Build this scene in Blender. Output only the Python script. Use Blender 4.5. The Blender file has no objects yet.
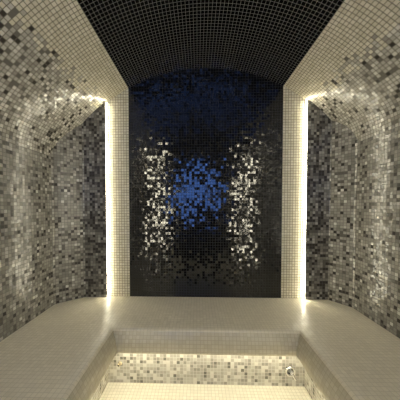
import bpy, bmesh, math, random
from mathutils import Vector, Matrix
random.seed(7)
S = bpy.context.scene
COL = S.collection
PI = math.pi

# ------------------------------------------------------------------ view
S.view_settings.view_transform = 'Standard'
S.view_settings.look = 'None'
S.view_settings.gamma = 1
S.view_settings.use_curve_mapping = False
S.view_settings.exposure = 2.55
W = bpy.data.worlds.new('world'); S.world = W
W.use_nodes = True
W.node_tree.nodes['Background'].inputs[0].default_value = (0, 0, 0, 1)

# ------------------------------------------------------------------ room numbers (metres; camera over the origin, looking along +Y)
CAMZ = 1.354
P = 0.0256                       # mosaic pitch
X0 = 0.072                       # axis of the vault
R = 1.59
CZ = CAMZ + 1.317 - R            # centre of the vault circle
XL, XR = -1.30, 1.365            # side walls
YB, YF = 2.04, -0.62             # back panel, front wall
YP = 2.015                       # face of the back pilasters
SB = 30 * P                      # half width of the black band on the vault, along the arc
HB = R * math.sin(SB / R)        # the same on the flat wall
XE = 0.965                       # half width of the lit niche
XP = 0.955                       # inner edge of the pilasters
XQ = 1.17                       # outer edge of the pilasters
BT = 0.46                        # bench height
LL, LR, LY = -0.573, 0.689, 1.45 # lip of the bench
PR = 0.113                       # plinth recess
FIL = 0.32                       # cove between vault and wall

# ------------------------------------------------------------------ materials
def srgb(r, g, b):
    f = lambda c: (c / 255 / 12.92) if c <= 10 else ((c / 255 + .055) / 1.055) ** 2.4
    return (f(r), f(g), f(b), 1)

def mosaic(name, palette, grout, jitter=.045, rough=.12, gw=.085, blend=None, blend_pal=None, grout_rough=.7, spec=.5):
    """square tiles laid on the UV map (metres): a colour, a gloss and a slight tilt of its own for every tile"""
    m = bpy.data.materials.new(name); m.use_nodes = True
    nt = m.node_tree; N = nt.nodes; L = nt.links
    bsdf = N['Principled BSDF']
    def nd(t, **k):
        n = N.new(t)
        for a, b in k.items(): setattr(n, a, b)
        return n
    def mth(op, a, b=None, c=None):
        n = nd('ShaderNodeMath', operation=op)
        for i, v in enumerate((a, b, c)):
            if v is None: continue
            if isinstance(v, (int, float)): n.inputs[i].default_value = v
            else: L.new(v, n.inputs[i])
        return n.outputs[0]
    def vm(op, a, b=None):
        n = nd('ShaderNodeVectorMath', operation=op)
        for i, v in enumerate((a, b)):
            if v is None: continue
            if isinstance(v, tuple): n.inputs[i].default_value = v
            else: L.new(v, n.inputs[i])
        return n.outputs[0]
    uv = nd('ShaderNodeUVMap').outputs[0]
    sc = vm('MULTIPLY', uv, (1 / P, 1 / P, 0))
    cell = vm('ADD', vm('FLOOR', sc), (.5, .5, .5))
    fr = vm('FRACTION', sc)
    sp = nd('ShaderNodeSeparateXYZ'); L.new(fr, sp.inputs[0])
    def edge(o): return mth('MINIMUM', o, mth('SUBTRACT', 1, o))
    d = mth('MINIMUM', edge(sp.outputs[0]), edge(sp.outputs[1]))
    mask = mth('GREATER_THAN', d, gw / 2)          # 1 on the tile, 0 in the joint
    wn = nd('ShaderNodeTexWhiteNoise', noise_dimensions='2D'); L.new(cell, wn.inputs['Vector'])
    wn2 = nd('ShaderNodeTexWhiteNoise', noise_dimensions='2D'); L.new(vm('ADD', cell, (91.3, 17.7, 0)), wn2.inputs['Vector'])
    def ramp(pal, fac):
        r = nd('ShaderNodeValToRGB'); cr = r.color_ramp; cr.interpolation = 'CONSTANT'
        while len(cr.elements) < len(pal): cr.elements.new(.5)
        t = sum(w for w, _ in pal); acc = 0
        for e, (w, c) in zip(cr.elements, pal):
            e.position = acc / t; e.color = c; acc += w
        L.new(fac, r.inputs[0]); return r.outputs[0]
    col = ramp(palette, wn.outputs['Value'])
    if blend:                                       # scattered change from one mix to the other across |u|
        su = nd('ShaderNodeSeparateXYZ'); L.new(cell, su.inputs[0])
        au = mth('MULTIPLY', mth('ABSOLUTE', su.outputs[0]), P)
        nz = nd('ShaderNodeTexNoise'); nz.inputs['Scale'].default_value = .12
        L.new(cell, nz.inputs['Vector'])
        a, b = blend
        t = mth('DIVIDE', mth('SUBTRACT', mth('ADD', au, mth('MULTIPLY', mth('SUBTRACT', nz.outputs[0], .5), .12)), a), b - a)
        pick = mth('GREATER_THAN', t, wn2.outputs['Value'])
        mx = nd('ShaderNodeMix', data_type='RGBA'); L.new(pick, mx.inputs[0])
        L.new(col, mx.inputs[6]); L.new(ramp(blend_pal, wn.outputs['Value']), mx.inputs[7])
        col = mx.outputs[2]
    mg = nd('ShaderNodeMix', data_type='RGBA'); L.new(mask, mg.inputs[0])
    mg.inputs[6].default_value = grout; L.new(col, mg.inputs[7])
    L.new(mg.outputs[2], bsdf.inputs['Base Color'])
    ro = mth('ADD', mth('MULTIPLY', mask, rough - grout_rough), grout_rough)
    L.new(ro, bsdf.inputs['Roughness'])
    bsdf.inputs['Specular IOR Level'].default_value = spec
    geo = nd('ShaderNodeNewGeometry')
    jit = vm('MULTIPLY', vm('SUBTRACT', wn2.outputs['Color'], (.5, .5, .5)), tuple(2 * j for j in jitter) if isinstance(jitter, tuple) else (2 * jitter,) * 3)
    jm = nd('ShaderNodeVectorMath', operation='SCALE'); L.new(jit, jm.inputs[0]); L.new(mask, jm.inputs['Scale'])
    nn = vm('NORMALIZE', vm('ADD', geo.outputs['Normal'], jm.outputs[0]))
    L.new(nn, bsdf.inputs['Normal'])
    return m

def plain(name, col, rough=.5, metal=0, emit=None, es=0):
    m = bpy.data.materials.new(name); m.use_nodes = True
    b = m.node_tree.nodes['Principled BSDF']
    b.inputs['Base Color'].default_value = col; b.inputs['Roughness'].default_value = rough
    b.inputs['Metallic'].default_value = metal
    if emit:
        b.inputs['Emission Color'].default_value = emit; b.inputs['Emission Strength'].default_value = es
    return m

CREAM = [(1, (.60, .555, .42, 1)), (1, (.64, .595, .46, 1)), (1, (.57, .525, .39, 1)), (.6, (.67, .625, .49, 1))]
SEAT = [(1, (.67, .615, .48, 1)), (1, (.69, .635, .495, 1)), (1, (.65, .595, .46, 1))]
MIX = [(2, (.035, .031, .025, 1)), (3.2, (.10, .094, .078, 1)), (5, (.19, .18, .15, 1)), (7, (.255, .24, .205, 1)),
       (5, (.315, .30, .255, 1)), (2, (.42, .40, .345, 1)), (.6, (.58, .56, .49, 1))]
PLI = [(.8, (.16, .15, .125, 1)), (3, (.27, .255, .215, 1)), (6, (.36, .34, .29, 1)), (4, (.43, .41, .35, 1)), (3, (.56, .54, .47, 1))]
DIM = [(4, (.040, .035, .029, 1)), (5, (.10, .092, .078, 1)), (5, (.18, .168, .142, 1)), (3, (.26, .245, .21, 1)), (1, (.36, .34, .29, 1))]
FADE = [(1.4, (.05, .045, .036, 1)), (1.8, (.15, .14, .115, 1)), (4, (.30, .28, .235, 1)), (6, (.40, .38, .32, 1)), (5, (.49, .465, .395, 1)), (2, (.62, .59, .51, 1))]
BLACK = [(5, (.002, .002, .0025, 1)), (2, (.004, .004, .0045, 1)), (1, (.008, .008, .0085, 1))]

M_black = mosaic('black_mosaic', BLACK, (.013, .0128, .012, 1), jitter=(.05, .05, .085), rough=.11, spec=.65, gw=.10)
M_vault = mosaic('black_vault_mosaic', BLACK, (.20, .19, .17, 1), jitter=.05, rough=.14, gw=.08)
M_cream = mosaic('cream_mosaic', CREAM, (.12, .105, .075, 1), jitter=.03, rough=.2, gw=.15)
M_border = mosaic('cream_to_mixed_mosaic', CREAM, (.12, .105, .075, 1), jitter=.045, rough=.17, gw=.15,
                  blend=(1.00, 1.16), blend_pal=FADE)
M_mix = mosaic('mixed_mosaic', MIX, (.09, .083, .066, 1), jitter=.045, rough=.19, gw=.12, spec=.5)
M_dim = mosaic('dark_mixed_mosaic', DIM, (.06, .056, .05, 1), jitter=.05, rough=.13)
M_plinth = mosaic('plinth_mosaic', PLI, (.5, .47, .39, 1), jitter=.03, rough=.2, gw=.11)
M_bench = mosaic('bench_cream_mosaic', SEAT, (.52, .475, .36, 1), jitter=.08, rough=.34, gw=.09, spec=.35)
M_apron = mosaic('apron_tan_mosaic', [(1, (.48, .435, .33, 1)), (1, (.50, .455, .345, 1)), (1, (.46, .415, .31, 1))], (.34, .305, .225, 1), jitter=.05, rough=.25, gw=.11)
M_floor = mosaic('floor_cream_mosaic', [(1, (.78, .74, .61, 1)), (1, (.74, .70, .57, 1))], (.55, .51, .41, 1), jitter=.03, rough=.3, gw=.1)
WARM = (1, .925, .70, 1)
M_led = plain('led_diffuser', (.9, .9, .85, 1), .4, 0, WARM, 6.6)
M_led_door = plain('door_wall_led_diffuser', (.9, .9, .85, 1), .4, 0, WARM, 11)
M_led_low = plain('under_bench_led', (.9, .9, .85, 1), .4, 0, WARM, 4.5)
M_white = plain('white_channel', (.75, .72, .62, 1), .4)
M_alu = plain('aluminium', (.7, .7, .7, 1), .35, 1)
M_chrome = plain('chrome', (.85, .85, .85, 1), .08, 1)
M_brass = plain('nickel_brass', (.78, .68, .48, 1), .22, 1)
M_bowl = plain('dark_chrome', (.25, .25, .25, 1), .2, 1)
M_grey = plain('satin_steel', (.5, .5, .5, 1), .3, 1)
M_skin = plain('skin', (.45, .28, .2, 1), .5)
M_cloth = plain('dark_jersey', (.012, .012, .015, 1), .9)
M_cloth2 = plain('dark_denim', (.012, .014, .02, 1), .9)
M_shoe = plain('black_rubber', (.01, .01, .01, 1), .5)
M_hair = plain('dark_hair', (.012, .009, .007, 1), .6)
M_eye = plain('eye_white', (.7, .68, .65, 1), .2)
M_lip = plain('lips', (.35, .14, .12, 1), .5)
M_dark = plain('dark_bore', (.004, .004, .004, 1), .6)
M_blue = plain('blue_lit_pane', (.05, .1, .3, 1), .3, 0, (.14, .33, 1, 1), .85)
M_frame = plain('door_frame_metal', (.05, .05, .055, 1), .35, .6)

# ------------------------------------------------------------------ helpers
def link(o, parent=None):
    COL.objects.link(o)
    if parent: o.parent = parent
    return o

def tag(o, label=None, cat=None, group=None, kind=None):
    for k, v in (('label', label), ('category', cat), ('group', group), ('kind', kind)):
        if v: o[k] = v
    return o

def sheet(name, pts, uvs, mat, parent=None, toward=None, smooth=True, thick=0):
    """a surface from a grid of points with UVs in metres; its normals look at `toward`"""
    me = bpy.data.meshes.new(name)
    n, m = len(pts), len(pts[0])
    V = [p for row in pts for p in row]; U = [u for row in uvs for u in row]
    Fc = [(i * m + j, i * m + j + 1, (i + 1) * m + j + 1, (i + 1) * m + j) for i in range(n - 1) for j in range(m - 1)]
    if toward is not None:
        a, b, c = [Vector(V[k]) for k in Fc[len(Fc) // 2][:3]]
        if (b - a).cross(c - a).dot(Vector(toward) - a) < 0: Fc = [f[::-1] for f in Fc]
    me.from_pydata(V, [], Fc)
    ul = me.uv_layers.new(name='UVMap')
    for l in me.loops: ul.data[l.index].uv = U[l.vertex_index]
    for p in me.polygons: p.use_smooth = smooth
    me.materials.append(mat)
    o = link(bpy.data.objects.new(name, me), parent)
    if thick:
        s = o.modifiers.new('solid', 'SOLIDIFY'); s.thickness = thick; s.offset = -1
    return o

def mesh_obj(name, bm, mat, parent=None, smooth=False):
    me = bpy.data.meshes.new(name)
    bmesh.ops.recalc_face_normals(bm, faces=bm.faces[:])
    bm.to_mesh(me); bm.free()
    for p in me.polygons: p.use_smooth = smooth
    for m_ in (mat if isinstance(mat, list) else [mat]): me.materials.append(m_)
    return link(bpy.data.objects.new(name, me), parent)

def box(bm, a, b, bev=0):
    r = bmesh.ops.create_cube(bm, size=1)
    for v in r['verts']:
        v.co = Vector([(a[i] + b[i]) / 2 + v.co[i] * (b[i] - a[i]) for i in range(3)])
    if bev:
        es = list({e for v in r['verts'] for e in v.link_edges})
        bmesh.ops.bevel(bm, geom=es, offset=bev, segments=2, affect='EDGES')

def lathe(bm, prof, seg=32, mat=Matrix()):
    """profile of (radius, height) turned about Z"""
    rings = []
    for r, h in prof:
        if r < 1e-6: rings.append([bm.verts.new(mat @ Vector((0, 0, h)))])
        else: rings.append([bm.verts.new(mat @ Vector((r * math.cos(2 * PI * k / seg), r * math.sin(2 * PI * k / seg), h))) for k in range(seg)])
    for a, b in zip(rings, rings[1:]):
        for k in range(seg):
            q = (k + 1) % seg
            if len(a) == 1: bm.faces.new((a[0], b[k], b[q]))
            elif len(b) == 1: bm.faces.new((a[k], a[q], b[0]))
            else: bm.faces.new((a[k], a[q], b[q], b[k]))

def tube(bm, pts, rad, seg=12):
    pts = [Vector(p) for p in pts]; rings = []
    for i, p in enumerate(pts):
        t = (pts[min(i + 1, len(pts) - 1)] - pts[max(i - 1, 0)]).normalized()
        u = t.orthogonal().normalized(); v = t.cross(u)
        r = rad[i] if isinstance(rad, (list, tuple)) else rad
        ring = [bm.verts.new(p + r * (math.cos(2 * PI * k / seg) * u + math.sin(2 * PI * k / seg) * v)) for k in range(seg)]
        if rings:
            off = min(range(seg), key=lambda s: sum((ring[(k + s) % seg].co - rings[-1][k].co).length for k in range(0, seg, 3)))
            ring = ring[off:] + ring[:off]
        rings.append(ring)
    for a, b in zip(rings, rings[1:]):
        for k in range(seg): bm.faces.new((a[k], a[(k + 1) % seg], b[(k + 1) % seg], b[k]))
    bm.faces.new(rings[0]); bm.faces.new(rings[-1])

# ------------------------------------------------------------------ vault profile
def fillet(xw, sgn):
    xc = xw - sgn * FIL
    zc = CZ + math.sqrt((R - FIL) ** 2 - (xc - X0) ** 2)
    d = Vector((xc - X0, zc - CZ)).normalized()
    return xc, zc, abs(math.atan2(d.x, d.y))        # angle from the vertical at which the cove starts
FL, FR = fillet(XL, -1), fillet(XR, 1)

def vz(x):
    """height of the vault over x"""
    for (xc, zc, a), xw, sg in ((FL, XL, -1), (FR, XR, 1)):
        xt = X0 + sg * R * math.sin(a)
        if sg * (x - xt) > 0:
            return zc + math.sqrt(max(0, FIL ** 2 - (x - xc) ** 2))
    return CZ + math.sqrt(R * R - (x - X0) ** 2)

def arc(a0, a1, n):
    """points of the big circle between two angles from the vertical, with arc length"""
    return [((X0 + R * math.sin(a), CZ + R * math.cos(a)), R * a) for a in (a0 + (a1 - a0) * i / n for i in range(n + 1))]

def side_arc(F, sg):
    xc, zc, a1 = F
    out = [((X0 + sg * R * math.sin(a), CZ + R * math.cos(a)), sg * R * a) for a in (SB / R + (a1 - SB / R) * i / 24 for i in range(25))]
    s = R * a1
    for i in range(1, 17):
        a = a1 + (PI / 2 - a1) * i / 16
        out.append(((xc + sg * FIL * math.sin(a), zc + FIL * math.cos(a)), sg * (s + FIL * (a - a1))))
    return out

MID = (X0, .7, 1.3)
def vault(name, prof, mat, parent=None):
    ys = [YF + (YB - YF) * i / 6 for i in range(7)]
    pts = [[(p[0], y, p[1]) for y in ys] for p, s in prof]
    uvs = [[(s, y - YB) for y in ys] for p, s in prof]
    return sheet(name, pts, uvs, mat, parent, MID)
ceiling = vault('ceiling', arc(-SB / R, SB / R, 40), M_vault); tag(ceiling, kind='structure')
for F, sg in ((FL, -1), (FR, 1)):
    o = vault('ceiling_border', side_arc(F, sg), M_border, ceiling)
    tag(o, 'cream mosaic flank of the vault fading into mixed grey mosaic', kind='structure')

# ------------------------------------------------------------------ walls
def wall(name, path, mat, parent=None, z0=0.0, nz=6, toward=MID, u0=0.0, top=None):
    """vertical wall over a plan path, cut off by the vault above"""
    u = u0; us = [u]
    for a, b in zip(path, path[1:]):
        u += math.hypot(b[0] - a[0], b[1] - a[1]); us.append(u)
    pts, uvs = [], []
    for (x, y), u in zip(path, us):
        zt = (vz(x) if top is None else top) + .004
        col = [z0 + (zt - z0) * k / nz for k in range(nz + 1)]
        pts.append([(x, y, z) for z in col]); uvs.append([(u, z - BT) for z in col])
    return sheet(name, pts, uvs, mat, parent, toward)

def xs(a, b, n): return [a + (b - a) * i / n for i in range(n + 1)]
def corner(xw, xq, sg, y0=YP):
    # rounded end of the side wall running up to the pilaster
    dx, dy = sg * (xw - xq), .153
    pl = [(0, -.05), (.002, -.025), (.008, -.004), (.02, .012)] + [(.02 + .165 * k / 6, .012 + .128 * k / 6) for k in range(1, 7)] + [(.196, .152)]
    k = dx / .205
    return [(xw - sg * a * k, y0 - dy + b) for a, b in pl] + [(xq, y0)]

wb = wall('wall_back', [(x, YB) for x in xs(X0 - HB, X0 + HB, 24)], M_black, u0=-HB); tag(wb, kind='structure')
for i, sg in enumerate((-1, 1)):
    o = wall('trim_%d' % (i + 1), [(x, YB) for x in xs(X0 + sg * HB, X0 + sg * (XE + .03), 8)], M_cream)
    tag(o, 'cream mosaic upright band beside the black back wall', kind='structure')
for nm, xw, sg in (('wall_left', XL, -1), ('wall_right', XR, 1)):
    xq, xp = X0 + sg * XQ, X0 + sg * XP
    o = wall(nm, [(xw, y) for y in xs(YF, YP - .203, 12)], M_mix); tag(o, kind='structure')
    c = wall('trim_%d' % (3 if sg < 0 else 4), corner(xw, xq, sg), M_mix, u0=YP - .203 - YF); tag(c, 'mixed grey mosaic rounded end of the side wall', kind='structure')
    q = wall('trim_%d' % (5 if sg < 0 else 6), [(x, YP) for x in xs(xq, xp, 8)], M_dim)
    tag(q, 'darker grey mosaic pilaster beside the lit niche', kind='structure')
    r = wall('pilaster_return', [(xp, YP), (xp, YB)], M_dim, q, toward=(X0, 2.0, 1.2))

# front wall with its door (behind the camera, mirrored in the back wall)
DX0, DX1, DZ = -.52, .50, 2.05
wf = wall('wall_front', [(x, YF) for x in xs(XL, DX0, 12)], M_mix); tag(wf, kind='structure')
wall('wall_front_side', [(x, YF) for x in xs(DX1, XR, 12)], M_mix, wf)
o = wall('wall_front_head', [(x, YF) for x in xs(DX0, DX1, 8)], M_mix, wf, z0=DZ)
dr = bpy.data.objects.new('door_1', None); link(dr); dr.location = ((DX0 + DX1) / 2, YF, 0); tag(dr, kind='structure')
def rel(o, root):
    o.parent = root; o.matrix_parent_inverse = Matrix.Translation(root.location).inverted(); return o
bm = bmesh.new()
box(bm, (DX0, YF - .04, 0), (DX0 + .05, YF + .02, DZ)); box(bm, (DX1 - .05, YF - .04, 0), (DX1, YF + .02, DZ))
box(bm, (DX0, YF - .04, DZ - .05), (DX1, YF + .02, DZ)); box(bm, (DX0, YF - .04, 0), (DX1, YF + .02, 1.2))
rel(mesh_obj('door_frame', bm, M_frame), dr)
bm = bmesh.new(); box(bm, (DX0 + .05, YF - .03, 1.2), (DX1 - .05, YF - .01, DZ - .05))
rel(mesh_obj('glass_pane', bm, M_blue), dr)

# floor
fx = xs(XL - .05, XR + .05, 8); fy = xs(YF - .05, YB + .05, 8)
o = sheet('floor', [[(x, y, 0) for y in fy] for x in fx], [[(x, y) for y in fy] for x in fx], M_floor, None, MID); tag(o, kind='structure')

# ------------------------------------------------------------------ bench: one U of masonry, mitred at the corners
bench = bpy.data.objects.new('bench', None); link(bench); bench.location = (X0, YB, 0)
tag(bench, 'cream mosaic built-in bench running round three sides of the steam room', 'bench')
NR = .060
def prof_seat(omax):
    p = [(omax - (omax - NR) * i / 10, BT) for i in range(11)]
    return p + [(.050, BT - .002), (.043, BT - .009), (.040, BT - .014)]
prof_apron = [(.040, BT - .014), (.034, .436), (.027, .42), (.017, .40), (.008, .378), (.002, .355), (0, .335), (0, .315), (.004, .307), (.012, .303), (.06, .303), (PR + .01, .303)]
prof_plinth = [(PR, .305), (PR, .15), (PR, 0)]
def run(name, prof, side, mat, omax_back=YB - LY - .001):
    pts, uvs = [], []; v = 0
    for i, (o_, z) in enumerate(prof):
        if i: v += math.hypot(o_ - prof[i - 1][0], z - prof[i - 1][1])
        if side == 'back':
            a, b = LL - o_, LR + o_
            a, b = max(a, XL + .001), min(b, XR - .001)
            line = [(a + (b - a) * k / 12, LY + o_, z) for k in range(13)]; us = [p[0] - X0 for p in line]
        else:
            sg = -1 if side == 'left' else 1
            x = (LL if sg < 0 else LR) + sg * o_
            ye = LY + min(o_, omax_back)
            line = [(x, YF + .002 + (ye - YF - .002) * k / 12, z) for k in range(13)]; us = [p[1] - LY for p in line]
        pts.append(line); uvs.append([(u, v) for u in us])
    o = sheet(name, pts, uvs, mat, None, (X0, .5, .9 if name == 'seat' else .05))
    return rel(o, bench)
for side, om in (('back', YB - LY - .001), ('left', LL - XL - .001), ('right', XR - LR - .001)):
    pr = prof_seat(om)
    if side != 'back': pr = sorted(set(pr[:1] + [(YB - LY - .001, BT)] + pr[1:]), key=lambda q: (-q[1], -q[0]))
    run('seat', pr, side, M_bench)
    run('apron', prof_apron, side, M_apron)
    run('plinth', prof_plinth, side, M_plinth)
    bm = bmesh.new(); z0, z1, o0, o1 = .296, .3025, .030, .045
    if side == 'back': box(bm, (LL - .03, LY + o0, z0), (LR + .03, LY + o1, z1))
    elif side == 'left': box(bm, (LL - o1, YF + .005, z0), (LL - o0, LY + .02, z1))
    else: box(bm, (LR + o0, YF + .005, z0), (LR + o1, LY + .02, z1))
    rel(mesh_obj('light_strip', bm, M_led_low), bench)

# ------------------------------------------------------------------ LED uprights
def led(x, y, sg, fy, label, mat=None):
    root = bpy.data.objects.new('led_strip', None); link(root); root.location = (x, y, BT)
    tag(root, label, 'light strip', 'upright warm LED strips')
    # a slim corner profile on the arris of the pilaster: channel along its side, glowing bead at the front
    top = min(vz(x), vz(x - .03 * sg)) - BT - .012
    d = YB - YP - .002 if fy > 0 else .07
    a, b = (0, .011 if fy > 0 else .025) if sg < 0 else (-.011 if fy > 0 else -.025, 0)
    bm = bmesh.new(); box(bm, (a, min(.0067 * fy, d * fy), .002), (b, max(.0067 * fy, d * fy), top)); mesh_obj('channel', bm, M_white, root)
    w = .012 if fy > 0 else .026                   # the strips by the door are wider
    a, b = (-.001, w) if sg < 0 else (-w, .001)
    bm = bmesh.new(); box(bm, (a, min(-.002 * fy, .0065 * fy), .003), (b, max(-.002 * fy, .0065 * fy), top - .002), .0008); mesh_obj('diffuser', bm, mat or M_led, root)
    return root
led(X0 - XP + .0035, YP, -1, 1, 'glowing warm white upright strip at the left edge of the back wall niche')
led(X0 + XP - .0035, YP, 1, 1, 'glowing warm white upright strip at the right edge of the back wall niche')
led(X0 - XP, YF + .08, -1, -1, 'upright light strip on the door wall, mirrored left in the black wall', M_led_door)
led(X0 + XP, YF + .08, 1, -1, 'upright light strip on the door wall, mirrored right in the black wall', M_led_door)

# ------------------------------------------------------------------ fittings on the back plinth

def fitting(name, x, z, label, cat):
    root = bpy.data.objects.new(name, None); link(root); root.location = (x, LY + PR - .0005, z)
    return tag(root, label, cat)
OUT = Matrix.Rotation(PI / 2, 4, 'X')           # local Z turned out of the plinth, towards the room
tap = fitting('water_valve', .695, .1165, 'round chrome valve with a lever on the mosaic plinth below the back bench', 'valve')
bm = bmesh.new()
lathe(bm, [(.0, .001), (.014, .001), (.019, .003), (.021, .007), (.024, .0095), (.028, .009), (.031, .006), (.032, 0), (.0, 0)], 40, OUT)
mesh_obj('escutcheon', bm, M_chrome, tap, True)
bm = bmesh.new(); lathe(bm, [(0, .0015), (.0185, .0035), (.0185, .0045), (0, .004)], 32, OUT); mesh_obj('bowl', bm, M_bowl, tap, True)
bm = bmesh.new(); lathe(bm, [(0, .003), (.009, .004), (.009, .020), (.0075, .023), (0, .024)], 24, OUT @ Matrix.Translation((.001, .003, 0))); mesh_obj('spindle', bm, M_grey, tap, True)
bm = bmesh.new(); tube(bm, [(.000, -.020, .003), (.007, -.024, -.008), (.015, -.025, -.022), (.022, -.025, -.033), (.024, -.025, -.036)], [.0048, .0052, .0056, .006, .003], 14)
mesh_obj('lever', bm, M_chrome, tap, True)

tap.scale = (1.25,) * 3
noz = fitting('water_nozzle', -.592, .150, 'small pale metal nozzle with a dark bore, left end of the mosaic plinth', 'nozzle')
bm = bmesh.new(); lathe(bm, [(0, 0), (.016, 0), (.016, .002), (.013, .005), (.009, .006), (0, .006)], 28, OUT); mesh_obj('flange', bm, M_brass, noz, True)
AX = OUT @ Matrix.Rotation(math.radians(2), 4, 'X') @ Matrix.Rotation(math.radians(-14), 4, 'Y')
bm = bmesh.new(); lathe(bm, [(.0105, .003), (.0105, .022), (.0100, .024), (.0088, .024), (.0085, .022), (.0085, .012), (0, .012)], 28, AX); mesh_obj('spout', bm, M_brass, noz, True)
bm = bmesh.new(); lathe(bm, [(0, .0235), (.0087, .0235), (.0087, .0225), (0, .0225)], 24, AX); mesh_obj('bore', bm, M_dark, noz, True)

# ------------------------------------------------------------------ the person with the phone, seen mirrored in the black wall
def skin(name, chains, mat, parent, sub=2):
    """one continuous tapered surface grown from joints: chains of (point, radius); equal points are the same joint"""
    V, Rr, E, idx = [], [], [], {}
    for ch in chains:
        last = None
        for p, r in ch:
            k = tuple(round(c, 4) for c in p)
            if k not in idx: idx[k] = len(V); V.append(p); Rr.append(r)
            if last is not None and last != idx[k]: E.append((last, idx[k]))
            last = idx[k]
    me = bpy.data.meshes.new(name); me.from_pydata(V, E, [])
    o = link(bpy.data.objects.new(name, me), parent)
    o.modifiers.new('skin', 'SKIN').use_smooth_shade = True
    if not me.skin_vertices: me.attributes.new('skin', 'FLOAT', 'POINT')
    for i, d in enumerate(me.skin_vertices[0].data):
        r = Rr[i]; d.radius = r if isinstance(r, tuple) else (r, r); d.use_root = i == 0
    m = o.modifiers.new('sub', 'SUBSURF'); m.levels = sub; m.render_levels = sub
    me.materials.append(mat)
    return o
PX, PY = .13, -.40
person = bpy.data.objects.new('person', None); link(person); person.location = (PX, PY, 0)
tag(person, 'person in dark clothes holding up a phone, a dark reflection in the black wall', 'person')
pel, che, nek = (0, 0, .86), (0, .0, 1.17), (0, .0, 1.335)
ph = Vector((.018 - PX, -.008 - PY, 1.300))      # middle of the phone, in the person's frame
def hand_pt(sg, dx=0, dy=0, dz=0): return (ph.x + sg * (.052 + dx), ph.y - .022 + dy, ph.z - .03 + dz)
body = [[(pel, .115), ((0, 0, 1.0), .10), (che, .115), ((0, 0, 1.27), .085), (nek, .052), ((0, .012, 1.40), .050), ((0, .015, 1.47), .075)]]
legs, arms = [], []
for sg in (-1, 1):
    hip = (sg * .085, 0, .80); knee = (sg * .095, .015, .46); ank = (sg * .10, -.02, .09)
    legs.append([(pel, .115), (hip, .085), ((sg * .09, .008, .63), .070), (knee, .052), ((sg * .098, -.012, .33), .052), (ank, .034)])
    sh = (sg * .155, 0, 1.275); el = (sg * .215, .105, 1.06); wr = hand_pt(sg, .03, -.05, -.055)
    arms.append([((0, 0, 1.27), .085), (sh, .050), ((sg * .19, .05, 1.17), .042), (el, .036), tuple((Vector(el) * .45 + Vector(wr) * .55)), ])
    arms[-1][-1] = (arms[-1][-1], .030)
    arms[-1].append((wr, .021))
    palm = hand_pt(sg, .014, -.012, -.010); arms[-1].append((palm, .022))
    for k, (dz, ln) in enumerate(((.040, .95), (.022, 1.0), (.004, .93), (-.014, .78))):   # four fingers closing round the edge of the phone
        arms.append([(palm, .022), (hand_pt(sg, .010, .002, dz - .008), .0085), (hand_pt(sg, .004, .020 * ln, dz), .008), (hand_pt(sg, -.010, .0315, dz + .002), .0068)])
    arms.append([(palm, .022), (hand_pt(sg, .008, -.014, .012), .010), (hand_pt(sg, -.004, -.012, .034), .009), (hand_pt(sg, -.016, -.006, .050), .0075)])
skin('body', body + legs + arms, M_skin, person)
# clothes: a long-sleeved dark top and trousers over the body
top_ch = [[((0, 0, .80), .140), ((0, 0, .90), .142), ((0, 0, 1.0), .130), (che, .135), ((0, 0, 1.27), .098), ((0, .0, 1.32), .062)]]
for a in (c for c in arms if len(c) >= 7): top_ch.append([((0, 0, 1.27), .098)] + [(p, r + .010) for p, r in a[1:6]])
skin('top', top_ch, M_cloth, person)
tr = [[((0, 0, 1.02), .118), ((0, 0, .95), .132), (pel, .138)]] + [[(pel, .130)] + [(p, r + .014) for p, r in l[1:]] for l in legs]
skin('trousers', tr, M_cloth2, person)
for sg in (-1, 1):
    skin('shoe', [[((sg * .10, -.055, .045), .040), ((sg * .103, .03, .042), .042), ((sg * .108, .12, .034), .034), ((sg * .110, .165, .030), .027)]], M_shoe, person)
bm = bmesh.new(); bmesh.ops.create_uvsphere(bm, u_segments=32, v_segments=24, radius=1)
HC = Vector((0, .022, 1.475))
for v in bm.verts:
    x, y, z = v.co
    w = 1 - .22 * max(0, -z) ** 1.3                # narrower towards the chin
    f = .018 * math.exp(-((x / .16) ** 2 + ((z + .15) / .20) ** 2)) if y > 0 else 0     # nose
    f += .006 * math.exp(-((x / .32) ** 2 + ((z + .50) / .10) ** 2)) if y > 0 else 0    # lips
    f -= .007 * (math.exp(-(((abs(x) - .40) / .20) ** 2 + ((z - .05) / .14) ** 2))) if y > 0 else 0   # eye sockets
    v.co = HC + Vector((x * .074 * w, y * .092 * (1 - .12 * max(0, -z)) + f, z * .110))
mesh_obj('head', bm, M_skin, person, True)
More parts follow.
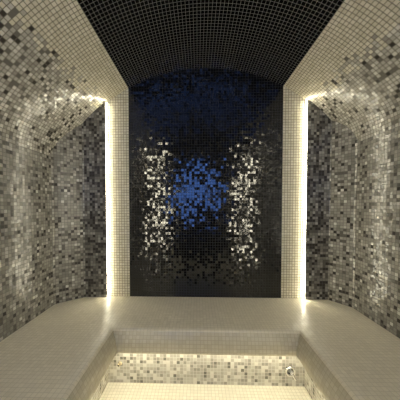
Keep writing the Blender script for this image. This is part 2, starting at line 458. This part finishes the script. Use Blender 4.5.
for sg in (-1, 1):
    bm = bmesh.new(); bmesh.ops.create_uvsphere(bm, u_segments=16, v_segments=12, radius=.011)
    for v in bm.verts: v.co += HC + Vector((sg * .029, .076, .006))
    mesh_obj('eye', bm, M_eye, person, True)
    bm = bmesh.new(); bmesh.ops.create_uvsphere(bm, u_segments=16, v_segments=12, radius=1)
    for v in bm.verts: v.co = HC + Vector((sg * .074 + v.co.x * .008, -.005 + v.co.y * .017, -.008 + v.co.z * .029))
    mesh_obj('ear', bm, M_skin, person, True)
bm = bmesh.new(); tube(bm, [HC + Vector((x, .0905 - 9 * x * x, -.056 + 3 * x * x)) for x in (-.022, -.011, 0, .011, .022)], [.002, .004, .0045, .004, .002], 10)
mesh_obj('mouth', bm, M_lip, person, True)
bm = bmesh.new(); bmesh.ops.create_uvsphere(bm, u_segments=32, v_segments=24, radius=1)
bmesh.ops.delete(bm, geom=[v for v in bm.verts if v.co.z < -.75 or (v.co.y > .25 and v.co.z < .52)], context='VERTS')
for v in bm.verts: v.co = HC + Vector((v.co.x * .084, v.co.y * .102 - .004, v.co.z * .120 + .004))
mesh_obj('hair', bm, M_hair, person, True)

phone = bpy.data.objects.new('phone', None); link(phone); phone.location = (ph.x + PX, ph.y + PY, ph.z)
tag(phone, 'dark phone held up in both hands of the person, seen only in reflection', 'phone')
bm = bmesh.new(); box(bm, (-.036, -.004, -.074), (.036, .004, .074), .003); mesh_obj('case', bm, M_shoe, phone)
bm = bmesh.new(); box(bm, (-.033, -.0046, -.070), (.033, -.0041, .070)); mesh_obj('screen', bm, M_dark, phone)
bm = bmesh.new(); box(bm, (-.033, .0041, .040), (-.005, .0055, .068), .001); mesh_obj('camera_bump', bm, M_dark, phone)

# ------------------------------------------------------------------ camera
cam = bpy.data.cameras.new('camera'); co = bpy.data.objects.new('camera', cam); link(co)
co.location = (0, 0, CAMZ); co.rotation_euler = (math.radians(90 - 1.5), 0, math.radians(1.5))
cam.sensor_width = 36; cam.lens = 36 * 210 / 400; cam.clip_start = .02
cam.shift_x = 8 / 400; cam.shift_y = 11.5 / 400
S.camera = co
